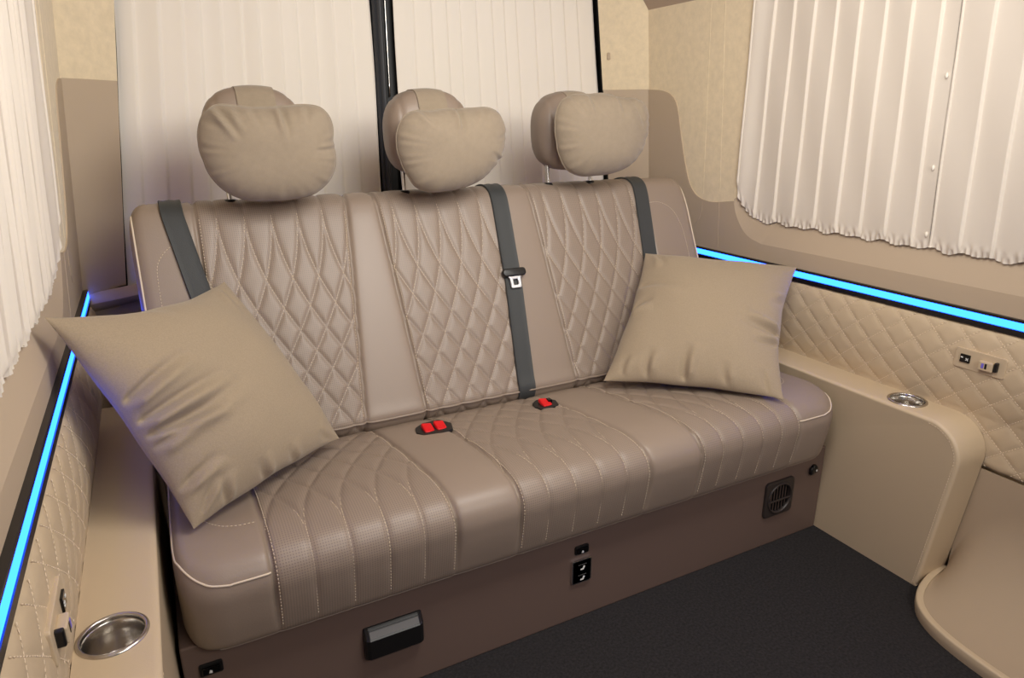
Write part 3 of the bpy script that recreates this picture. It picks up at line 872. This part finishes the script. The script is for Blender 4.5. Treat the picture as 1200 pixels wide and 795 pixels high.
# ------------------------------------------------------------------ headrests and their neck pillows
def headrest(xc):
    yc, zc, hx, hy, hz = .655, 1.060, .112, .060, .106
    nu, nv = 72, 40
    th = np.linspace(0, 2*PI, nu, endpoint=False); ph = np.linspace(-PI/2, PI/2, nv)
    sp = lambda a, e: np.sign(a)*np.abs(a)**e
    P = np.zeros((nv, nu, 3))
    for i, b in enumerate(ph):
        cb, sb_ = sp(math.cos(b), .62), sp(math.sin(b), .62)
        P[i, :, 0] = hx*cb*sp(np.cos(th), .58); P[i, :, 1] = hy*cb*sp(np.sin(th), .62); P[i, :, 2] = hz*sb_
    # crown narrower than the middle; slight backward lean
    tz = P[..., 2]/hz
    P[..., 0] *= 1-.16*np.clip(tz, 0, 1)**2-.05*np.clip(-tz, 0, 1)**2
    P[..., 1] += .10*P[..., 2]
    # side seams
    gr = np.exp(-((np.abs(P[..., 0])-.080)/.004)**2)*.003
    P[..., 1] -= np.sign(P[..., 1])*gr*(np.abs(P[..., 1]) > .01); P[..., 2] -= np.sign(P[..., 2])*gr*.6
    mb = MB(); mb.grid(P+np.array([xc, yc, zc]), cv=True, flip=True)
    o = mb.build('headrest', 'taupe', sofa, fixn=True)
    for s_ in (-1, 1):
        mb = MB(); mb.tube([(xc+s_*.072, yc-.004+.12*(z-.97), z) for z in np.linspace(.895, .985, 8)], .0058, 12); mb.build('post', 'chrome', o)
        mb = MB(); mb.lathe([(.0062, .006), (.012, .005), (.014, .001), (.014, -.006)], (xc+s_*.072, yc-.010, .914), n=20); mb.build('post_collar', 'black', o)
    return (xc, yc, zc, hx, hy, hz)

def neck_pillow(label, hr, c, hw, hh, outline, wr, strap_w, seed, yaw=0, Tf=.058, strap_dx=0):
    r = np.random.default_rng(seed)
    ol = np.array(outline, float); ang = np.arctan2(ol[:, 1], ol[:, 0]); rad = np.hypot(ol[:, 0], ol[:, 1])
    o_ = np.argsort(ang); ang, rad = ang[o_], rad[o_]
    n = 160; th = np.linspace(-PI, PI, n, endpoint=False)
    R_ = np.interp(th, np.concatenate([ang-2*PI, ang, ang+2*PI]), np.tile(rad, 3))
    for _ in range(3): R_ = (np.roll(R_, 1)+2*R_+np.roll(R_, -1))/4
    rho = np.sin(np.linspace(0, 1, 34)*PI/2)
    ph = r.uniform(0, 6, 4)
    def face(sgn, T):
        P = np.zeros((len(rho), n, 3))
        for i, p in enumerate(rho):
            a = p*R_*np.cos(th); b = p*R_*np.sin(th)
            h = T*(1-p**2.7)**.55
            w = p**5*(1-p)**.35
            h = h+p**8*(1-p)**.35*(.0040*np.sin(13*th+ph[0])+.0045*np.sin(23*th+ph[1]+2*np.sin(2*th))+.003*np.sin(37*th+ph[2]))+.0012*np.sin(3*a+4*b+ph[3])
            for (wx, wy, ex, ey, amp, wd) in wr:
                d0 = np.array([ex-wx, ey-wy]); L_ = math.hypot(*d0); d0 /= L_
                t = ((a-wx)*d0[0]+(b-wy)*d0[1])/L_; ds = (a-wx)*-d0[1]+(b-wy)*d0[0]
                env = np.clip(1-t, 0, 1)*smoothstep(-.15, .12, t)
                if sgn < 0: h = h+1.5*amp*env*(np.exp(-(ds/wd)**2)-.9*np.exp(-((ds-1.5*wd)/wd)**2))
            P[i, :, 0] = a*hw; P[i, :, 2] = b*hh; P[i, :, 1] = sgn*h
        return P
    F = face(-1, Tf); B = face(1, .036); B[-1] = F[-1]
    Mz = Matrix.Rotation(yaw, 3, 'Z')
    rot = np.array(Mz)
    root = thing('neck_pillow', label, 'pillow', c, group=None)
    mb = MB()
    mb.grid((F @ rot.T)+np.array(c), cv=True, flip=False)
    mb.grid((B @ rot.T)+np.array(c), cv=True, flip=True)
    e = (F[-1] @ rot.T)+np.array(c); mb.tube(e, .0018, 6, closed=True)
    mb.build('pillow_body', 'neck', root)
    # strap over the crown of the headrest
    xc, yc, zc, hx, hy, hz = hr
    pth = [(c[1]+.018, c[2]+hh*.80)]
    for a in np.linspace(3.05, -.6, 32):
        ca, sa = math.cos(a), math.sin(a)
        y = math.copysign(abs(ca)**.62, ca)*(hy+.004); z = math.copysign(abs(sa)**.62, sa)*(hz+.004)
        pth.append((yc+y+.10*z, zc+z))
    pth = np.array(pth); pth = pth[1:]
    mb = MB(); rows = []
    for u in np.linspace(-1, 1, 9):
        drop = .0035*abs(u)**2
        rows.append([(xc+strap_dx+u*strap_w/2, y, z-drop) for y, z in pth])
    rows = np.array(rows); low = rows[::-1].copy(); low[..., 2] -= .0025
    mb.grid(np.concatenate([rows, low]), cu=True)
    mb.build('strap', 'neck', root, fixn=True, sharp=50)
    return root
base_out = [(-1, .25), (-.97, .55), (-.86, .86), (-.68, 1.0), (-.45, .97), (-.2, .93), (.05, .94), (.3, .96), (.6, 1.0), (.82, .96), (.95, .78), (1.0, .5), (.965, .22), (1.0, -.02), (.98, -.35), (.84, -.68), (.58, -.93), (.25, -1.0), (-.1, -1.0), (-.42, -.97), (-.68, -.80), (-.86, -.52), (-.96, -.12)]
o2 = [(-1, .2), (-.96, .55), (-.84, .82), (-.66, .93), (-.4, .90), (-.15, .96), (.1, .95), (.4, .97), (.66, 1.0), (.86, .90), (.98, .62), (1.0, .3), (.97, 0), (.86, -.28), (.72, -.52), (.5, -.78), (.2, -.93), (-.15, -1.0), (-.48, -1.0), (-.70, -.88), (-.84, -.58), (-.95, -.2)]
o3 = [(-1, .2), (-.98, .55), (-.86, .85), (-.6, .98), (-.3, .96), (0, 1.0), (.25, .93), (.45, .88), (.68, .90), (.88, .80), (.98, .55), (1.0, .2), (.97, -.15), (.86, -.5), (.62, -.80), (.3, -.95), (-.1, -1.0), (-.48, -1.0), (-.72, -.86), (-.88, -.52), (-.96, -.15)]
w1 = [(-.78, .92, -.50, .25, .011, .05), (-.52, .95, -.42, .5, .007, .04), (.12, .95, .18, .30, .010, .05), (-.3, .9, -.2, .4, .004, .05), (.5, .95, .46, .4, .004, .05), (.98, .15, .6, .12, .006, .05)]
w2 = [(-.02, .97, -.05, .30, .010, .05), (-.7, .95, -.5, .5, .007, .05), (.45, .97, .3, .5, .004, .05), (.9, -.25, .6, 0, .005, .05)]
w3 = [(-.45, .95, -.38, .35, .007, .05), (.38, .9, .7, .1, .012, .06), (.15, .95, .2, .4, .006, .05), (-.8, .9, -.6, .4, .006, .05)]
h1 = headrest(-.490); h2 = headrest(-.066); h3 = headrest(.366)
neck_pillow('puffy neck pillow strapped to the left headrest, directly above left seat', h1, (-.478, .535, 1.0255), .141, .101, base_out, w1, .082, 1, strap_dx=.006)
neck_pillow('puffy neck pillow on the centre headrest, beside the dark door gap', h2, (-.045, .535, 1.0235), .147, .099, o2, w2, .076, 2, yaw=.06)
neck_pillow('puffy neck pillow on the right headrest, nearest to the suede pillar', h3, (.398, .535, 1.0525), .146, .107, o3, w3, .070, 3, yaw=-.05, strap_dx=.004)

# ------------------------------------------------------------------ scatter cushions
def scatter(label, c, T, folds, pinch, seed=1):
    """c: corners (-1,-1), (1,-1), (1,1), (-1,1) in the cushion's own u, v"""
    c = np.array(c, float); n = 130
    u = np.sin(np.linspace(-1, 1, n)*PI/2)*.5+np.linspace(-1, 1, n)*.5
    U, V = np.meshgrid(u, u)
    r = np.random.default_rng(seed); ph = r.uniform(0, 6, 8)
    pl, pr_, pb, pt = pinch
    Us = U*(1-np.where(U < 0, pl, pr_)*(1-V**2)*U**2)+.006*np.sin(9*V+ph[0])*np.abs(U)**5*(1-V**2)
    Vs = V*(1-np.where(V < 0, pb, pt)*(1-U**2)*V**2)+.006*np.sin(9*U+ph[1])*np.abs(V)**5*(1-U**2)
    w00, w10, w11, w01 = (1-Us)*(1-Vs)/4, (1+Us)*(1-Vs)/4, (1+Us)*(1+Vs)/4, (1-Us)*(1+Vs)/4
    Mid = w00[..., None]*c[0]+w10[..., None]*c[1]+w11[..., None]*c[2]+w01[..., None]*c[3]
    N = np.cross(c[1]-c[0], c[3]-c[0]); N /= np.linalg.norm(N)
    prof = np.clip((1-np.abs(U)**2.2)*(1-np.abs(V)**2.2), 0, 1)
    H = T*prof**.56
    nz = .0016*np.sin(5*U+3*V+ph[2])+.0012*np.sin(-4*U+7*V+ph[3])+.0008*np.sin(11*U+5*V+ph[4])
    def bump(front):
        d = np.zeros_like(U)
        for (u0, v0, u1, v1, amp, wd) in folds:
            dd = np.array([u1-u0, v1-v0]); L_ = math.hypot(*dd); dd /= L_
            t = ((U-u0)*dd[0]+(V-v0)*dd[1])/L_
            ds = (U-u0)*-dd[1]+(V-v0)*dd[0]
            ds = ds-.10*np.sin(t*PI)*wd*4
            ww = wd*(.75+.6*t)
            env = np.clip(1-t, 0, 1)**.8*smoothstep(-.10, .10, t)
            d += amp*env*(np.exp(-(ds/ww)**2)-1.1*np.exp(-((ds-1.45*ww)/(.8*ww))**2))
        return d
    Fr = Mid+N*(H+(nz+bump(True))*np.clip(prof*6, 0, 1))[..., None]
    Bk = Mid-N*(H*.9)[..., None]
    mb = MB(); mb.grid(Fr, flip=False); mb.grid(Bk, flip=True)
    
    o = mb.build('scatter_cushion', 'cushion')
    return tag(o, label, 'cushion')
# left: d (front corner on the seat), c (right corner), b (top), a (left, by the wall)
A_ = (-.897, .150, .808); B_ = (-.608, .510, .757); C_ = (-.438, .282, .437); D_ = (-.742, .048, .442)
foldsL = [(-1.0, .10, -.28, .30, .016, .050), (-1.0, -.08, -.10, .02, .017, .050), (-1.0, -.20, -.30, -.22, .014, .045), (-1., -.32, .1, -.12, .009, .06),
          (-1.0, -.72, -.55, -.60, .010, .045), (-.6, -1.0, -.55, -.70, .008, .045), (-.1, -1.0, -.15, -.72, .008, .05), (.3, -1.0, .25, -.75, .006, .05), (-.88, -.95, -.60, -.72, .008, .04), (.92, -.95, .7, -.75, .006, .05), (-.4, 1, -.1, .75, .005, .07), (.75, 1.0, .6, .6, .005, .06)]
scatter('square beige scatter cushion at the left end of sofa, by the left wall', (D_, C_, B_, A_), .088, [(a, b, c, d, e*1.35, f) for a, b, c, d, e, f in foldsL], (.07, .02, .04, .13), seed=3)
A_ = (.545, .500, .716); B_ = (.872, .230, .692); C_ = (.577, -.022, .440); D_ = (.262, .290, .438)
foldsR = [(1.0, -.12, .40, -.02, .015, .055), (1.0, -.26, .60, -.30, .010, .045), (1.0, .45, .75, .30, .009, .05), (-.45, -1.0, -.42, -.62, .010, .055), (-.02, -1.0, .0, -.55, .012, .055), (.45, -1.0, .42, -.7, .007, .05), (.9, -1, .85, -.7, .008, .04),
          (-1.0, -.10, -.66, -.02, .011, .06), (-1.0, .3, -.3, .12, .006, .07), (-.9, .95, -.75, .6, .007, .05), (-.75, -.95, -.7, -.7, .006, .05)]
scatter('square beige scatter cushion at right end of sofa, in the corner', (D_, C_, B_, A_), .078, [(a, b, c, d, e*1.3, f) for a, b, c, d, e, f in foldsR], (.06, .12, .06, .03), seed=8)

# ------------------------------------------------------------------ light
def area(name, loc, target, sx, sy, power, col):
    l = bpy.data.lights.new(name, 'AREA'); l.shape = 'RECTANGLE'; l.size = sx; l.size_y = sy; l.energy = power; l.color = col
    o = bpy.data.objects.new(name, l); COL.objects.link(o); o.location = loc
    d = Vector(target)-Vector(loc); o.rotation_euler = d.to_track_quat('-Z', 'Y').to_euler()
area('ceiling_lamp', (0, -.35, 1.66), (0, .95, .70), .8, .7, 23, (1, .965, .905))
area('cabin_lamp', (.1, -1.6, 1.62), (0, .6, .6), 1.1, .6, 20, (1, .965, .905))
w = bpy.data.worlds.new('cabin'); bpy.context.scene.world = w; w.use_nodes = True
w.node_tree.nodes['Background'].inputs[0].default_value = (1, .98, .95, 1); w.node_tree.nodes['Background'].inputs[1].default_value = .15
sc = bpy.context.scene
sc.view_settings.view_transform = 'Standard'; sc.view_settings.look = 'None'; sc.view_settings.exposure = 0; sc.view_settings.gamma = 1
sc.view_settings.use_curve_mapping = False
sc.cycles.use_denoising = True
sc.cycles.max_bounces = 8
